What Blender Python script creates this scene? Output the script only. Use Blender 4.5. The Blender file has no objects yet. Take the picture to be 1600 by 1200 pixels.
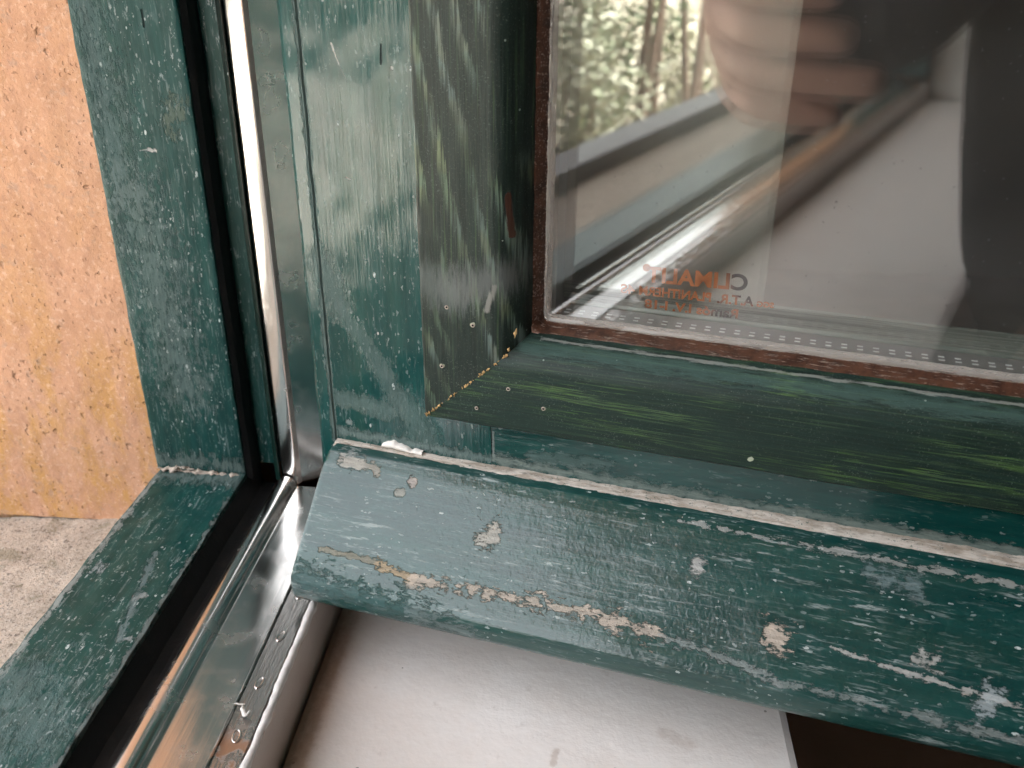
import bpy, bmesh, math, random
from mathutils import Vector, Matrix, noise
random.seed(4)
SC = bpy.context.scene
COL = SC.collection
R = math.radians

# ------------------------------------------------------------------ camera
CAMLOC = Vector((0.15572, -0.36, 0.23575))
pitch, roll, head = R(26.8), R(-0.27), R(4.98)
def cam_axes():
    F = Vector((-math.sin(head)*math.cos(pitch), math.cos(head)*math.cos(pitch), -math.sin(pitch)))
    Rt = Vector((math.cos(head), math.sin(head), 0))
    U = Rt.cross(F)
    q = Matrix.Rotation(roll, 3, F)
    return q @ Rt, q @ U, F
CR, CU, CF = cam_axes()
cam = bpy.data.cameras.new('camera'); camo = bpy.data.objects.new('camera', cam); COL.objects.link(camo)
m = Matrix((CR, CU, -CF)).transposed().to_4x4(); m.translation = CAMLOC
camo.matrix_world = m
cam.sensor_width = 36; cam.lens = 1471.3/1600*36
cam.clip_start = 0.004; cam.clip_end = 200
cam.dof.use_dof = True; cam.dof.focus_distance = 0.345; cam.dof.aperture_fstop = 15
SC.camera = camo

# ------------------------------------------------------------------ light
SUN_EL, SUN_AZ = R(50), R(-25)      # azimuth of the sun measured ccw from +X
sunv = Vector((math.cos(SUN_EL)*math.cos(SUN_AZ), math.cos(SUN_EL)*math.sin(SUN_AZ), math.sin(SUN_EL)))
W = bpy.data.worlds.new('World'); SC.world = W; W.use_nodes = True
nt = W.node_tree; bg = nt.nodes['Background']; bg.inputs[1].default_value = 0.15
sky = nt.nodes.new('ShaderNodeTexSky'); sky.sky_type = 'NISHITA'; sky.sun_disc = False
sky.sun_elevation = SUN_EL; sky.sun_rotation = math.atan2(sunv.x, sunv.y)
sky.air_density = 1.0; sky.dust_density = 6.0; sky.ozone_density = 1.0
hs = nt.nodes.new('ShaderNodeHueSaturation'); hs.inputs['Saturation'].default_value = .14      # thin bright cloud
nt.links.new(sky.outputs[0], hs.inputs['Color']); nt.links.new(hs.outputs[0], bg.inputs[0])
sun = bpy.data.lights.new('sun', 'SUN'); sun.energy = 2.3; sun.angle = R(1.0); sun.color = (1, .95, .88)
suno = bpy.data.objects.new('sun', sun); COL.objects.link(suno)
suno.rotation_euler = sunv.to_track_quat('Z', 'Y').to_euler()
SC.view_settings.view_transform = 'Standard'; SC.view_settings.look = 'None'
SC.view_settings.gamma = 1; SC.view_settings.use_curve_mapping = False
SC.view_settings.exposure = 3.42
SC.cycles.transparent_max_bounces = 24
SC.cycles.max_bounces = 12
SC.cycles.caustics_reflective = False; SC.cycles.caustics_refractive = False
SC.cycles.sample_clamp_indirect = 4

# ------------------------------------------------------------------ helpers: objects
def link(o, parent=None):
    COL.objects.link(o)
    if parent: o.parent = parent
    return o
def tag(o, label=None, cat=None, group=None, kind=None):
    if label: o['label'] = label
    if cat: o['category'] = cat
    if group: o['group'] = group
    if kind: o['kind'] = kind
    return o
def empty(name, loc=(0, 0, 0), rz=0):
    o = bpy.data.objects.new(name, None); COL.objects.link(o)
    o.location = loc; o.rotation_euler = (0, 0, rz); o.empty_display_size = .02
    return o
def mesh(name, verts, faces, mats, parent=None, smooth=True, idx=None):
    me = bpy.data.meshes.new(name); me.from_pydata([tuple(v) for v in verts], [], faces)
    if not isinstance(mats, (list, tuple)): mats = [mats]
    for k in mats: me.materials.append(k)
    if smooth: me.polygons.foreach_set('use_smooth', [True]*len(me.polygons))
    if idx: me.polygons.foreach_set('material_index', idx)
    me.update()
    o = bpy.data.objects.new(name, me)
    return link(o, parent)
def autosmooth(o, ang=35):
    me = o.data
    bm = bmesh.new(); bm.from_mesh(me)
    for e in bm.edges:
        if len(e.link_faces) == 2 and e.calc_face_angle(0) > R(ang): e.smooth = False
    bm.to_mesh(me); bm.free()
def box(name, lo, hi, mat, parent=None, bev=0):
    bm = bmesh.new(); bmesh.ops.create_cube(bm, size=1)
    for v in bm.verts:
        v.co = Vector([(lo[i]+hi[i])/2+v.co[i]*(hi[i]-lo[i]) for i in range(3)])
    if bev: bmesh.ops.bevel(bm, geom=bm.edges[:], offset=bev, segments=2, profile=.6, affect='EDGES')
    me = bpy.data.meshes.new(name); bm.to_mesh(me); bm.free(); me.materials.append(mat)
    o = bpy.data.objects.new(name, me); link(o, parent); return o
def resample(poly, step, closed=True, sharp=True):
    """keep corners and subdivide long edges"""
    out = []; n = len(poly)
    for i in range(n if closed else n-1):
        a = Vector(poly[i]); b = Vector(poly[(i+1) % n]); L = (b-a).length
        k = max(1, int(math.ceil(L/step)))
        for j in range(k): out.append(a.lerp(b, j/k))
    if not closed: out.append(Vector(poly[-1]))
    return out
def nz(p, s, seed=0): return noise.noise(Vector(p)*s+Vector((seed*7.1, seed*3.3, seed)))
def sweep(name, prof, stations, place, mat, parent=None, step=.002, amp=0, amps=80, seed=0, caps=True, angle=30, closed=True):
    """prof: closed 2-D polygon; stations: floats; place(a,b,s)->xyz"""
    pr = resample(prof, step, closed)
    n = len(pr); V = []; F = []
    for s in stations:
        for a in pr:
            p = Vector(place(a[0], a[1], s))
            if amp:
                p += Vector((nz(p, amps, seed), nz(p, amps, seed+1), nz(p, amps, seed+2)))*amp
            V.append(p)
    for i in range(len(stations)-1):
        for j in range(n if closed else n-1):
            k = (j+1) % n
            F.append((i*n+j, i*n+k, (i+1)*n+k, (i+1)*n+j))
    if caps and closed:
        F.append(tuple(range(n-1, -1, -1))); F.append(tuple((len(stations)-1)*n+j for j in range(n)))
    o = mesh(name, V, F, mat, parent)
    bm = bmesh.new(); bm.from_mesh(o.data); bmesh.ops.recalc_face_normals(bm, faces=bm.faces[:]); bm.to_mesh(o.data); bm.free()
    autosmooth(o, angle); return o
def lin(a, b, n): return [a+(b-a)*i/(n-1) for i in range(n)]
def graded(a, mid, b, s1, s2):
    """fine steps a..mid, coarse mid..b"""
    n1 = max(2, int(abs(mid-a)/s1)); n2 = max(2, int(abs(b-mid)/s2))
    return lin(a, mid, n1) + lin(mid, b, n2)[1:]

# ------------------------------------------------------------------ helpers: shader nodes
class N:
    def __init__(s, name):
        s.mat = bpy.data.materials.new(name); s.mat.use_nodes = True
        s.t = s.mat.node_tree; s.t.nodes.clear()
        s.out = s.t.nodes.new('ShaderNodeOutputMaterial')
        s.tc = s.t.nodes.new('ShaderNodeTexCoord').outputs['Object']
    def new(s, ty, **kw):
        n = s.t.nodes.new(ty)
        for k, v in kw.items(): setattr(n, k, v)
        return n
    def put(s, sock, v):
        if v is None: return
        if isinstance(v, bpy.types.NodeSocket): s.t.links.new(v, sock)
        elif isinstance(v, (tuple, list)) and len(v) == 3 and sock.type == 'RGBA': sock.default_value = (*v, 1)
        else: sock.default_value = v
    def math(s, op, a, b=None, c=None, clamp=False):
        n = s.new('ShaderNodeMath', operation=op, use_clamp=clamp)
        s.put(n.inputs[0], a); s.put(n.inputs[1], b)
        if c is not None: s.put(n.inputs[2], c)
        return n.outputs[0]
    def vmath(s, op, a, b=None):
        n = s.new('ShaderNodeVectorMath', operation=op); s.put(n.inputs[0], a)
        if b is not None: s.put(n.inputs[1], b)
        return n.outputs['Value'] if op in ('LENGTH', 'DOT_PRODUCT', 'DISTANCE') else n.outputs[0]
    def scale(s, v, k): return s.vmath('MULTIPLY', v, k)
    def sep(s, v):
        n = s.new('ShaderNodeSeparateXYZ'); s.put(n.inputs[0], v); return n.outputs
    def comb(s, x=0, y=0, z=0):
        n = s.new('ShaderNodeCombineXYZ'); s.put(n.inputs[0], x); s.put(n.inputs[1], y); s.put(n.inputs[2], z); return n.outputs[0]
    def noise(s, v, scale, detail=4, rough=.55, dist=0, color=False):
        n = s.new('ShaderNodeTexNoise'); s.put(n.inputs['Vector'], v); s.put(n.inputs['Scale'], scale)
        n.inputs['Detail'].default_value = detail; n.inputs['Roughness'].default_value = rough; n.inputs['Distortion'].default_value = dist
        return n.outputs['Color' if color else 'Fac']
    def voro(s, v, scale, feature='F1', rnd=1):
        n = s.new('ShaderNodeTexVoronoi', feature=feature); s.put(n.inputs['Vector'], v); n.inputs['Scale'].default_value = scale
        n.inputs['Randomness'].default_value = rnd
        return n.outputs['Distance'], n.outputs.get('Color')
    def ramp(s, f, a, b, lo=0., hi=1., smooth=True):
        n = s.new('ShaderNodeMapRange', interpolation_type='SMOOTHSTEP' if smooth else 'LINEAR')
        s.put(n.inputs['Value'], f); n.inputs['From Min'].default_value = a; n.inputs['From Max'].default_value = b
        n.inputs['To Min'].default_value = lo; n.inputs['To Max'].default_value = hi
        return n.outputs[0]
    def mix(s, f, a, b):
        n = s.new('ShaderNodeMix', data_type='RGBA'); s.put(n.inputs[0], f); s.put(n.inputs[6], a); s.put(n.inputs[7], b); return n.outputs[2]
    def mixf(s, f, a, b):
        n = s.new('ShaderNodeMix', data_type='FLOAT'); s.put(n.inputs[0], f); s.put(n.inputs[2], a); s.put(n.inputs[3], b); return n.outputs[0]
    def add(s, a, b): return s.math('ADD', a, b)
    def mul(s, a, b): return s.math('MULTIPLY', a, b)
    def mx(s, a, b): return s.math('MAXIMUM', a, b)
    def bump(s, h, dist=.001, strength=1, normal=None):
        n = s.new('ShaderNodeBump'); s.put(n.inputs['Height'], h); n.inputs['Distance'].default_value = dist
        n.inputs['Strength'].default_value = strength; s.put(n.inputs['Normal'], normal); return n.outputs[0]
    def bsdf(s, color, rough=.5, metal=0, spec=.5, normal=None, coat=0, coat_rough=.1, coat_normal=None, coat_ior=1.5):
        n = s.new('ShaderNodeBsdfPrincipled')
        s.put(n.inputs['Base Color'], color); s.put(n.inputs['Roughness'], rough); s.put(n.inputs['Metallic'], metal)
        s.put(n.inputs['Specular IOR Level'], spec); s.put(n.inputs['Normal'], normal)
        s.put(n.inputs['Coat Weight'], coat); s.put(n.inputs['Coat Roughness'], coat_rough); s.put(n.inputs['Coat Normal'], coat_normal); n.inputs['Coat IOR'].default_value = coat_ior
        return n.outputs[0]
    def done(s, sh): s.t.links.new(sh, s.out.inputs[0]); return s.mat
    def plane2(s, ax):
        o = s.sep(s.tc); i = {'x': 0, 'y': 1, 'z': 2}
        return s.comb(o[i[ax[0]]], o[i[ax[1]]], 0)
    def seg(s, p2, a, b, r, warp, wamt=.6, soft=.5):
        """mask of a worn patch: capsule a..b, radius r, edge broken up by noise"""
        A = Vector((*a, 0)); B = Vector((*b, 0)); d = B-A; L2 = max(d.length_squared, 1e-12)
        pa = s.vmath('SUBTRACT', p2, tuple(A))
        if d.length > 1e-6:
            h = s.math('DIVIDE', s.vmath('DOT_PRODUCT', pa, tuple(d)), L2, clamp=True)
            n = s.new('ShaderNodeVectorMath', operation='SCALE'); n.inputs[0].default_value = tuple(d); s.put(n.inputs['Scale'], h)
            pa = s.vmath('SUBTRACT', pa, n.outputs[0])
        dist = s.math('DIVIDE', s.vmath('LENGTH', pa), r)
        dist = s.math('MULTIPLY_ADD', warp, wamt, dist)       # warp is centred on 0
        return s.ramp(dist, 1-soft*.5, 1+soft*.5, 1, 0)

def flat(name, col, rough=.6, spec=.3, nscale=60, namt=.25, bump=.0003, bscale=300):
    s = N(name); f = s.noise(s.tc, nscale, 5)
    c = s.mix(f, tuple(x*(1-namt) for x in col), tuple(min(1, x*(1+namt)) for x in col))
    return s.done(s.bsdf(c, rough, 0, spec, s.bump(s.noise(s.tc, bscale, 4), bump, .8)))

STR = {'x': (.12, 1, 1), 'y': (1, .12, 1), 'z': (1, 1, .12)}
def green_paint(name, grain, ax, base=(.0035, .040, .037), base2=(.007, .062, .056), dust=.5, dustcol=(.50, .56, .55),
                patches=(), rough=.2, coat=.5, speck=1.0, brush=.5, coarse=1.0, pits=0.0, haze=.25, cior=1.5, spec=.5, peel=.0):
    """glossy old green enamel. grain: axis of brush marks; ax: two axes of the face; patches: (a,b,r,colour,warp,soft,strength)"""
    s = N(name)
    st = s.scale(s.tc, STR[grain])
    st2 = s.scale(s.tc, tuple(k*.35 if k < 1 else 1 for k in STR[grain]))
    p2 = s.plane2(ax)
    big = s.noise(s.tc, 22, 4, .6)
    mid = s.noise(st, 160, 5, .65)
    fine = s.noise(st, 900, 4, .7)
    brushn = s.noise(st2, 520, 3, .6)
    c = s.mix(s.ramp(mid, .35, .7), base, base2)
    c = s.mix(s.mul(s.ramp(s.noise(st2, 90, 4), .45, .75), .35), c, (.022, .075, .055))
    # chalky film of dust lying in broad patches
    hz = s.mul(s.ramp(s.add(s.mul(big, .6), s.mul(s.noise(st, 420, 5, .7), .5)), .50, .70), haze)
    c = s.mix(hz, c, (.075, .16, .15))
    # fine dust flecks drawn out along the grain
    area = s.ramp(s.noise(s.tc, 45, 4, .6), .38, .66)
    fl = s.ramp(s.noise(st, 850, 3, .65), .56, .66)
    fl2 = s.ramp(s.noise(s.scale(s.tc, STR[grain] if grain == 'x' else (1, 1, .4)), 430, 4, .75), .58, .66)
    dm = s.mul(s.mx(s.mul(fl, .35), s.mul(fl2, .75)), s.math('MULTIPLY_ADD', area, .9, .12, clamp=True))
    dm = s.mul(dm, dust)
    # isolated bright specks
    vd, vc = s.voro(s.scale(s.tc, tuple(.45 if k < 1 else 1 for k in STR[grain])), 210)
    size = s.sep(vc)[0]
    sp = s.mul(s.math('LESS_THAN', vd, s.math('MULTIPLY_ADD', size, .17, -.02)), s.math('GREATER_THAN', s.sep(vc)[1], .62))
    dm = s.math('MAXIMUM', dm, s.mul(s.mul(sp, speck), s.ramp(s.noise(s.tc, 900, 2), .35, .6)))
    c = s.mix(dm, c, dustcol)
    wpos = s.vmath('ADD', s.scale(s.tc, tuple(.4 if k < 1 else 1 for k in STR[grain])), s.scale(s.noise(s.tc, 700, 2, .5, 0, True), (.0015, .0015, .0015)))
    ve, vf = s.voro(wpos, 720); vfs = s.sep(vf)
    sp2 = s.mul(s.math('LESS_THAN', ve, s.math('MULTIPLY_ADD', vfs[0], .36, -.03)), s.math('GREATER_THAN', vfs[1], .35))
    sp2 = s.mul(s.mul(sp2, s.ramp(s.noise(s.tc, 60, 4, .65), .42, .62, .05, 1)), min(1, .85*dust))
    c = s.mix(sp2, c, dustcol); dm = s.mx(dm, sp2)
    allm = dm
    wn = s.math('SUBTRACT', s.noise(s.scale(s.tc, tuple(.4 if k < 1 else 1 for k in STR[grain])), 480*coarse, 5, .75), .5)
    wl = s.math('SUBTRACT', s.noise(s.tc, 160*coarse, 5, .65), .5)
    wsum = s.math('MULTIPLY_ADD', wl, 3.5, s.mul(wn, 6.0))
    ph = None
    for (a, b, r, col, wa, soft, stg) in patches:
        mk = s.mul(s.seg(p2, a, b, r, wsum, wa, soft), stg)
        c = s.mix(mk, c, s.mix(s.ramp(fine, .35, .65), tuple(x*.72 for x in col), col))
        allm = s.mx(allm, mk)
        ph = mk if ph is None else s.mx(ph, mk)
    h = s.add(s.mul(brushn, brush), s.mul(mid, .35))
    h = s.add(h, s.mul(dm, .3))
    if peel: h = s.add(h, s.mul(s.noise(s.tc, 480, 3, .6), peel))
    if ph is not None: h = s.add(h, s.mul(ph, s.math('MULTIPLY_ADD', s.noise(s.tc, 1500, 4, .7), 2.0, -3.2)))
    if pits:
        pd, pc = s.voro(s.tc, 330)
        h = s.math('SUBTRACT', h, s.mul(s.mul(s.ramp(pd, .0, .28, 1, 0), s.math('GREATER_THAN', s.sep(pc)[0], .7)), pits))
        h = s.add(h, s.mul(s.noise(s.tc, 260, 4, .65), pits*.6))
    nrm = s.bump(h, .00022, 1)
    rg = s.mixf(allm, s.math('MULTIPLY_ADD', mid, .14, rough-.07), .9)
    rg = s.mixf(hz, rg, .6)
    ct = s.mul(s.math('SUBTRACT', 1, s.math('MINIMUM', s.mul(allm, 1.3), 1)), coat)
    return s.done(s.bsdf(c, rg, 0, spec, nrm, ct, .12, nrm, cior))

def stained_wood(name, grain, patches=(), slope=.3, band=150, flip=1, amount=1.0, lo=(.009, .019, .014), hi=(.085, .13, .055), k2=1, warmth=(.16, .12, .02), warm_amt=.0, rough=.36, jagk=.011, stt=(.40, .56), k3=950):
    """thin green stain over softwood: dark ground, yellow-green cathedral grain"""
    s = N(name); o = s.sep(s.tc)
    if grain == 'z': u, v = o[0], o[2]
    else: u, v = o[2], o[0]
    # u across the grain, v along it
    low = s.math('SUBTRACT', s.noise(s.comb(s.mul(u, 16), s.mul(v, 6), 3), 1, 2, .5), .5)
    low2 = s.math('SUBTRACT', s.noise(s.comb(s.mul(u, 90), s.mul(v, 22), 8), 1, 3, .5), .5)
    ph = s.add(s.add(u, s.mul(v, slope)), s.add(s.mul(low, .022), s.mul(low2, .005)))
    jag = s.math('SUBTRACT', s.noise(s.comb(s.mul(u, 1500), s.mul(v, 45), 1), 1, 3, .6), .5)
    ph = s.add(ph, s.mul(jag, jagk))
    saw = s.math('FRACT', s.mul(ph, band))
    bandm = s.mul(s.ramp(saw, .50, .80), s.ramp(saw, .93, .99, 1, 0))
    bandm = s.mul(bandm, s.ramp(s.noise(s.comb(s.mul(u, 40), s.mul(v, 14), 5), 1, 2), .38, .58))
    st = s.noise(s.comb(s.mul(u, k3), s.mul(v, 26), 0), 1, 4, .75)
    m = s.mul(s.mul(bandm, s.ramp(st, stt[0], stt[1], .08, 1)), amount)
    c = s.mix(s.ramp(st, .3, .7), lo, tuple(x*1.9 for x in lo))
    big = s.noise(s.tc, 30, 3)
    hic = s.mix(s.ramp(big, .4, .65), hi, tuple(x*k for x, k in zip(hi, (1.1, 1.0, 1.5))))
    hic = s.mix(s.mul(s.ramp(s.noise(s.tc, 75, 2), .5, .62), warm_amt), hic, warmth)
    c = s.mix(m, c, hic)
    thin = s.mul(s.ramp(s.noise(s.comb(s.mul(u, 1000), s.mul(v, 12), 6), 1, 4, .7), .55, .66), .40)
    c = s.mix(thin, c, (.06, .11, .05))
    # specks and chalk marks
    vd, vc = s.voro(s.tc, 260)
    sp = s.mul(s.math('LESS_THAN', vd, s.mul(s.sep(vc)[0], .12)), s.math('GREATER_THAN', s.sep(vc)[1], .7))
    dust = s.mul(s.ramp(s.noise(s.tc, 1500, 4, .8), .58, .68), s.ramp(s.noise(s.tc, 35, 3), .4, .7, .1, .4))
    dm = s.mx(dust, s.mul(sp, .8))
    c = s.mix(dm, c, (.30, .36, .32))
    allm = dm
    p2 = s.plane2('xz')
    wn = s.math('SUBTRACT', s.noise(s.scale(s.tc, STR[grain]), 900, 6, .8), .5)
    for (a, b, r, col, wa, soft, stg) in patches:
        mk = s.mul(s.seg(p2, a, b, r, s.mul(wn, 4), wa, soft), stg)
        c = s.mix(mk, c, col); allm = s.mx(allm, mk)
    h = s.add(s.mul(st, .8), s.mul(allm, .5))
    nrm = s.bump(h, .00022, 1)
    rg = s.mixf(allm, s.math('MULTIPLY_ADD', st, .2, rough), .8)
    return s.done(s.bsdf(c, rg, 0, .28, nrm, s.mul(s.math('SUBTRACT', 1, allm), .05), .3, nrm))

CREAM = (.58, .50, .42); CHALK = (.55, .55, .52); GREY = (.30, .33, .32); TAN = (.50, .38, .25); BARE = (.45, .40, .35)
# ---- materials of the sash
M_stile = green_paint('stile_green', 'z', 'xz', dust=.35, rough=.2, coat=.32, brush=.6, haze=.06, spec=.42, base=(.003, .040, .037), base2=(.006, .060, .055), patches=[
    ((.0065, .116), (.012, .100), .004, (.08, .13, .125), .8, 2.2, .36), ((.012, .100), (.030, .074), .0028, (.09, .14, .135), .8, 2.2, .36),
    ((.030, .074), (.036, .058), .0030, (.09, .14, .135), .8, 2.2, .36), ((.010, .060), (.030, .057), .003, (.11, .17, .16), .6, 1.5, .6),
    ((.036, .0625), (.046, .048), .005, (.10, .16, .15), .6, 1.6, .5),
    ((.0055, .30), (.0052, .04), .0011, (.10, .14, .13), .6, 1.2, .75),
    ((.0176, .1953), (.0200, .1885), .00025, CHALK, .7, .5, .9), ((.0200, .1885), (.0225, .1835), .00012, GREY, .6, .5, .8),
    ((.0360, .1955), (.0357, .1895), .00035, (.004, .012, .012), .3, .4, .95), ((.0395, .1885), (.0395, .1882), .0005, CHALK, .4, .5, .8),
    ((.0195, .150), (.021, .1495), .0003, CHALK, .9, .5, .8), ((.028, .091), (.028, .0905), .0004, CHALK, .3, .5, .9),
    ((.008, .0445), (.074, .0435), .0016, (.16, .22, .21), 1.0, 1.6, .7), ((.012, .0495), (.0125, .0492), .001, (.25, .3, .29), .6, .8, .7)])
M_rail = green_paint('rail_green', 'x', 'xz', dust=.30, rough=.2, coat=.4, brush=.8, haze=.1, spec=.4, patches=[
    ((.0743, .056), (.0743, .045), .0005, (.22, .26, .25), .5, .8, .8), ((.074, .0435), (.60, .0425), .0018, (.20, .25, .23), 1.0, 1.6, .75),
    ((.130, .052), (.1302, .0518), .0005, (.3, .34, .32), .5, .6, .8), ((.09, .048), (.12, .050), .002, (.10, .16, .15), 1.0, 1.6, .5)])
M_bead_v = stained_wood('bead_vertical_stain', 'z', slope=.27, band=124, amount=1.0, lo=(.008, .015, .012), hi=(.105, .16, .10), warm_amt=.22, jagk=.006, patches=[
    ((.052, .117), (.062, .113), .0065, (.13, .15, .14), 1.0, 1.6, .55), ((.065, .116), (.080, .121), .0060, (.14, .15, .145), 1.1, 1.6, .55),
    ((.0815, .150), (.0825, .136), .0010, (.055, .022, .013), .7, .5, .95), ((.0745, .109), (.0775, .118), .0010, (.22, .22, .20), .9, .8, .8),
    ((.0565, .0845), (.0572, .0845), .0007, (.4, .42, .3), .3, .4, .9), ((.0690, .1025), (.0694, .1028), .0008, (.45, .47, .36), .4, .4, .9),
    ((.0594, .1080), (.0596, .1082), .0007, (.22, .25, .2), .3, .4, .8)])
M_bead_h = stained_wood('bead_horizontal_stain', 'x', slope=.085, band=120, lo=(.006, .017, .013), hi=(.062, .125, .032), jagk=.020, stt=(.47, .57), k3=1350, amount=1.0, patches=[
    ((.087, .0945), (.60, .093), .0016, (.08, .15, .13), 1.8, 1.8, .45), ((.0962, .0733), (.0965, .0733), .0007, (.35, .4, .3), .3, .4, .8),
    ((.0827, .0791), (.0830, .0791), .0006, (.3, .35, .3), .3, .4, .8), ((.1707, .066), (.1711, .0663), .0008, (.45, .5, .38), .5, .4, .95),
    ((.092, .0965), (.60, .0963), .00025, (.35, .36, .33), 2.4, .7, .6)])
M_wb = green_paint('weatherboard_green', 'x', 'xz', dust=.7, rough=.30, coat=.60, cior=1.55, brush=.5, pits=.24, haze=.14, spec=.4, peel=.75, speck=1.0, patches=[
    ((.0400, .0313), (.0425, .0316), .0010, (.40, .40, .36), .5, .6, .8), ((.0785, .0240), (.0830, .0254), .0022, (.50, .48, .43), 1.3, .7, .85),
    ((.1570, .0278), (.1584, .0279), .0019, (.52, .52, .50), .9, .9, .9),
    ((.1862, .0150), (.1905, .0138), .0026, CREAM, 1.3, .6, .95), ((.2345, .0165), (.2378, .0166), .0015, CHALK, 1.8, 1.1, .7),
    ((.0150, .0122), (.0400, .0118), .0007, (.32, .30, .24), 1.2, .7, .75), ((.0400, .0118), (.0558, .0095), .0009, TAN, 1.4, .8, .75),
    ((.0558, .0095), (.0941, .0102), .0010, CREAM, 2.2, 1.1, .8), ((.0941, .0102), (.1253, .0106), .0010, CREAM, 2.4, 1.1, .75),
    ((.1253, .0106), (.1500, .0086), .0012, CREAM, 2.1, 1.0, .85), ((.1500, .0086), (.190, .0050), .0007, GREY, 2.2, 1.0, .6),
    ((.2060, .0150), (.2300, .0128), .0004, CHALK, 2.0, .7, .7), ((.2300, .0128), (.2800, .0096), .0005, CHALK, 2.2, .8, .7), ((.190, .0045), (.30, .0030), .0006, GREY, 2.4, 1.2, .5),
    ((.2520, .0085), (.2560, .0110), .0016, (.45, .52, .54), 2.0, 1.2, .7), ((.0131, .0385), (.0215, .0370), .0015, (.34, .38, .37), 1.4, 1.0, .7),
    ((.1490, .0378), (.29, .0373), .0004, CHALK, 2.2, .7, .5), ((.0125, .0380), (.0300, .0365), .0009, (.5, .46, .40), 1.4, .7, .7),
    ((.0445, .0355), (.0462, .0352), .0010, (.52, .46, .42), .9, .6, .8), ((.2150, .0345), (.2290, .0330), .0018, (.18, .25, .26), 1.6, 1.5, .6),
    ((.0090, .0030), (.0560, .0000), .0030, (.05, .12, .12), 1.6, 1.6, .5), ((.060, .0000), (.080, -.004), .0030, (.22, .27, .27), 1.9, 1.3, .5)])
M_fill = flat('old_putty', (.46, .39, .33), .9, .2, 260, .45, .0006, 900)
M_flake = flat('white_flake', (.80, .77, .72), .7, .3, 200, .1, .0002, 600)
M_chip = flat('raw_pine', (.50, .33, .15), .8, .2, 500, .4, .0004, 900)
M_jamb = green_paint('jamb_green', 'z', 'xz', base=(.005, .038, .036), base2=(.010, .060, .055), dust=.7, rough=.36, coat=.08, brush=.7, haze=.22, spec=.2, patches=[
    ((-.0205, .1500), (-.0180, .1496), .0007, (.5, .5, .48), 1.0, .6, .9), ((-.024, .1495), (-.021, .1500), .0003, GREY, .8, .6, .8),
    ((-.010, .160), (-.006, .166), .003, (.14, .16, .12), 1.5, 1.5, .5), ((-.014, .2015), (-.014, .1960), .0004, (.006, .015, .014), .4, .5, .9),
    ((-.034, .13), (-.036, .20), .006, (.12, .17, .165), 1.6, 1.8, .55), ((-.030, .13), (-.022, .045), .008, (.15, .20, .195), 1.7, 1.8, .5),
    ((-.040, .006), (-.004, .004), .0030, (.14, .18, .17), 1.6, 1.6, .6)])
M_frame_rail = green_paint('frame_rail_green', 'y', 'xy', base=(.0035, .045, .041), base2=(.007, .066, .058), dust=.9, rough=.36, coat=.08, brush=.5, haze=.15, spec=.25, patches=[
    ((-.0112, -.0896), (-.0090, -.0880), .0013, (.35, .38, .37), 1.2, .9, .85), ((-.0355, -.0735), (-.0335, -.0750), .0018, (.38, .42, .42), 1.4, 1.0, .8),
    ((-.0048, -.1113), (-.0040, -.1113), .0012, (.35, .38, .37), 1.4, 1.0, .8), ((-.0165, -.062), (-.0075, -.112), .0010, (.20, .25, .25), 1.5, 1.2, .6),
    ((-.0008, -.02), (-.0006, -.30), .0007, (.24, .28, .27), 1.7, 1.0, .8), ((-.0405, -.006), (-.0400, -.60), .0010, (.34, .36, .34), 1.6, 1.0, .8),
    ((-.040, -.004), (-.004, -.005), .0040, (.16, .21, .20), 1.6, 1.8, .7), ((-.035, -.135), (-.015, -.155), .009, (.14, .20, .19), 1.6, 1.8, .5)])
M_dark_green = green_paint('deep_green', 'z', 'xz', base=(.0015, .010, .008), base2=(.002, .014, .012), dust=.15, rough=.35, coat=.1, haze=.0, spec=.25)
def m_seal():
    s = N('black_rubber'); f = s.noise(s.tc, 120, 5, .7)
    c = s.mix(s.ramp(f, .5, .75), (.004, .004, .0042), (.014, .012, .010))
    d = s.ramp(s.noise(s.tc, 1300, 5, .8), .64, .70); c = s.mix(s.mul(d, .35), c, (.09, .08, .07))
    return s.done(s.bsdf(c, .55, 0, .25, s.bump(f, .0005)))
M_seal = m_seal()
def m_metal(name, axis):
    s = N(name); st = s.scale(s.tc, {'y': (1, .02, 1), 'z': (1, 1, .02)}[axis])
    br = s.noise(st, 1400, 3, .6); wav = s.noise(s.scale(s.tc, {'y': (1.5, .5, 1), 'z': (1.5, 1, .5)}[axis]), 36, 2, .5)
    sm = s.ramp(s.noise(s.tc, 90, 4), .45, .7)
    c = s.mix(br, (.70, .69, .67), (.84, .83, .81))
    vd, vc = s.voro(s.tc, 300)
    sp = s.mul(s.math('LESS_THAN', vd, s.mul(s.sep(vc)[0], .10)), s.math('GREATER_THAN', s.sep(vc)[1], .8))
    c = s.mix(sp, c, (.7, .7, .7))
    h = s.add(s.mul(wav, 1.6), s.mul(br, .05))
    rg = s.mixf(sp, s.math('MULTIPLY_ADD', sm, .10, .19), .8)
    return s.done(s.bsdf(c, rg, s.math('SUBTRACT', 1, sp), .5, s.bump(h, .00035, 1)))
M_metal_y = m_metal('polished_steel_rail', 'y'); M_metal_z = m_metal('polished_steel_jamb', 'z')
def m_flange():
    s = N('dirty_flange'); br = s.noise(s.scale(s.tc, (1, .05, 1)), 900, 4)
    c = s.mix(br, (.42, .40, .38), (.60, .58, .56))
    o = s.sep(s.tc)
    rust = s.mul(s.ramp(s.noise(s.tc, 110, 5, .7), .44, .56), s.ramp(o[1], -.13, -.145))
    c = s.mix(rust, c, (.30, .16, .09))
    return s.done(s.bsdf(c, s.mixf(rust, .25, .8), s.math('SUBTRACT', 1, rust), .5, s.bump(br, .0002)))
M_flange = m_flange()
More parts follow.
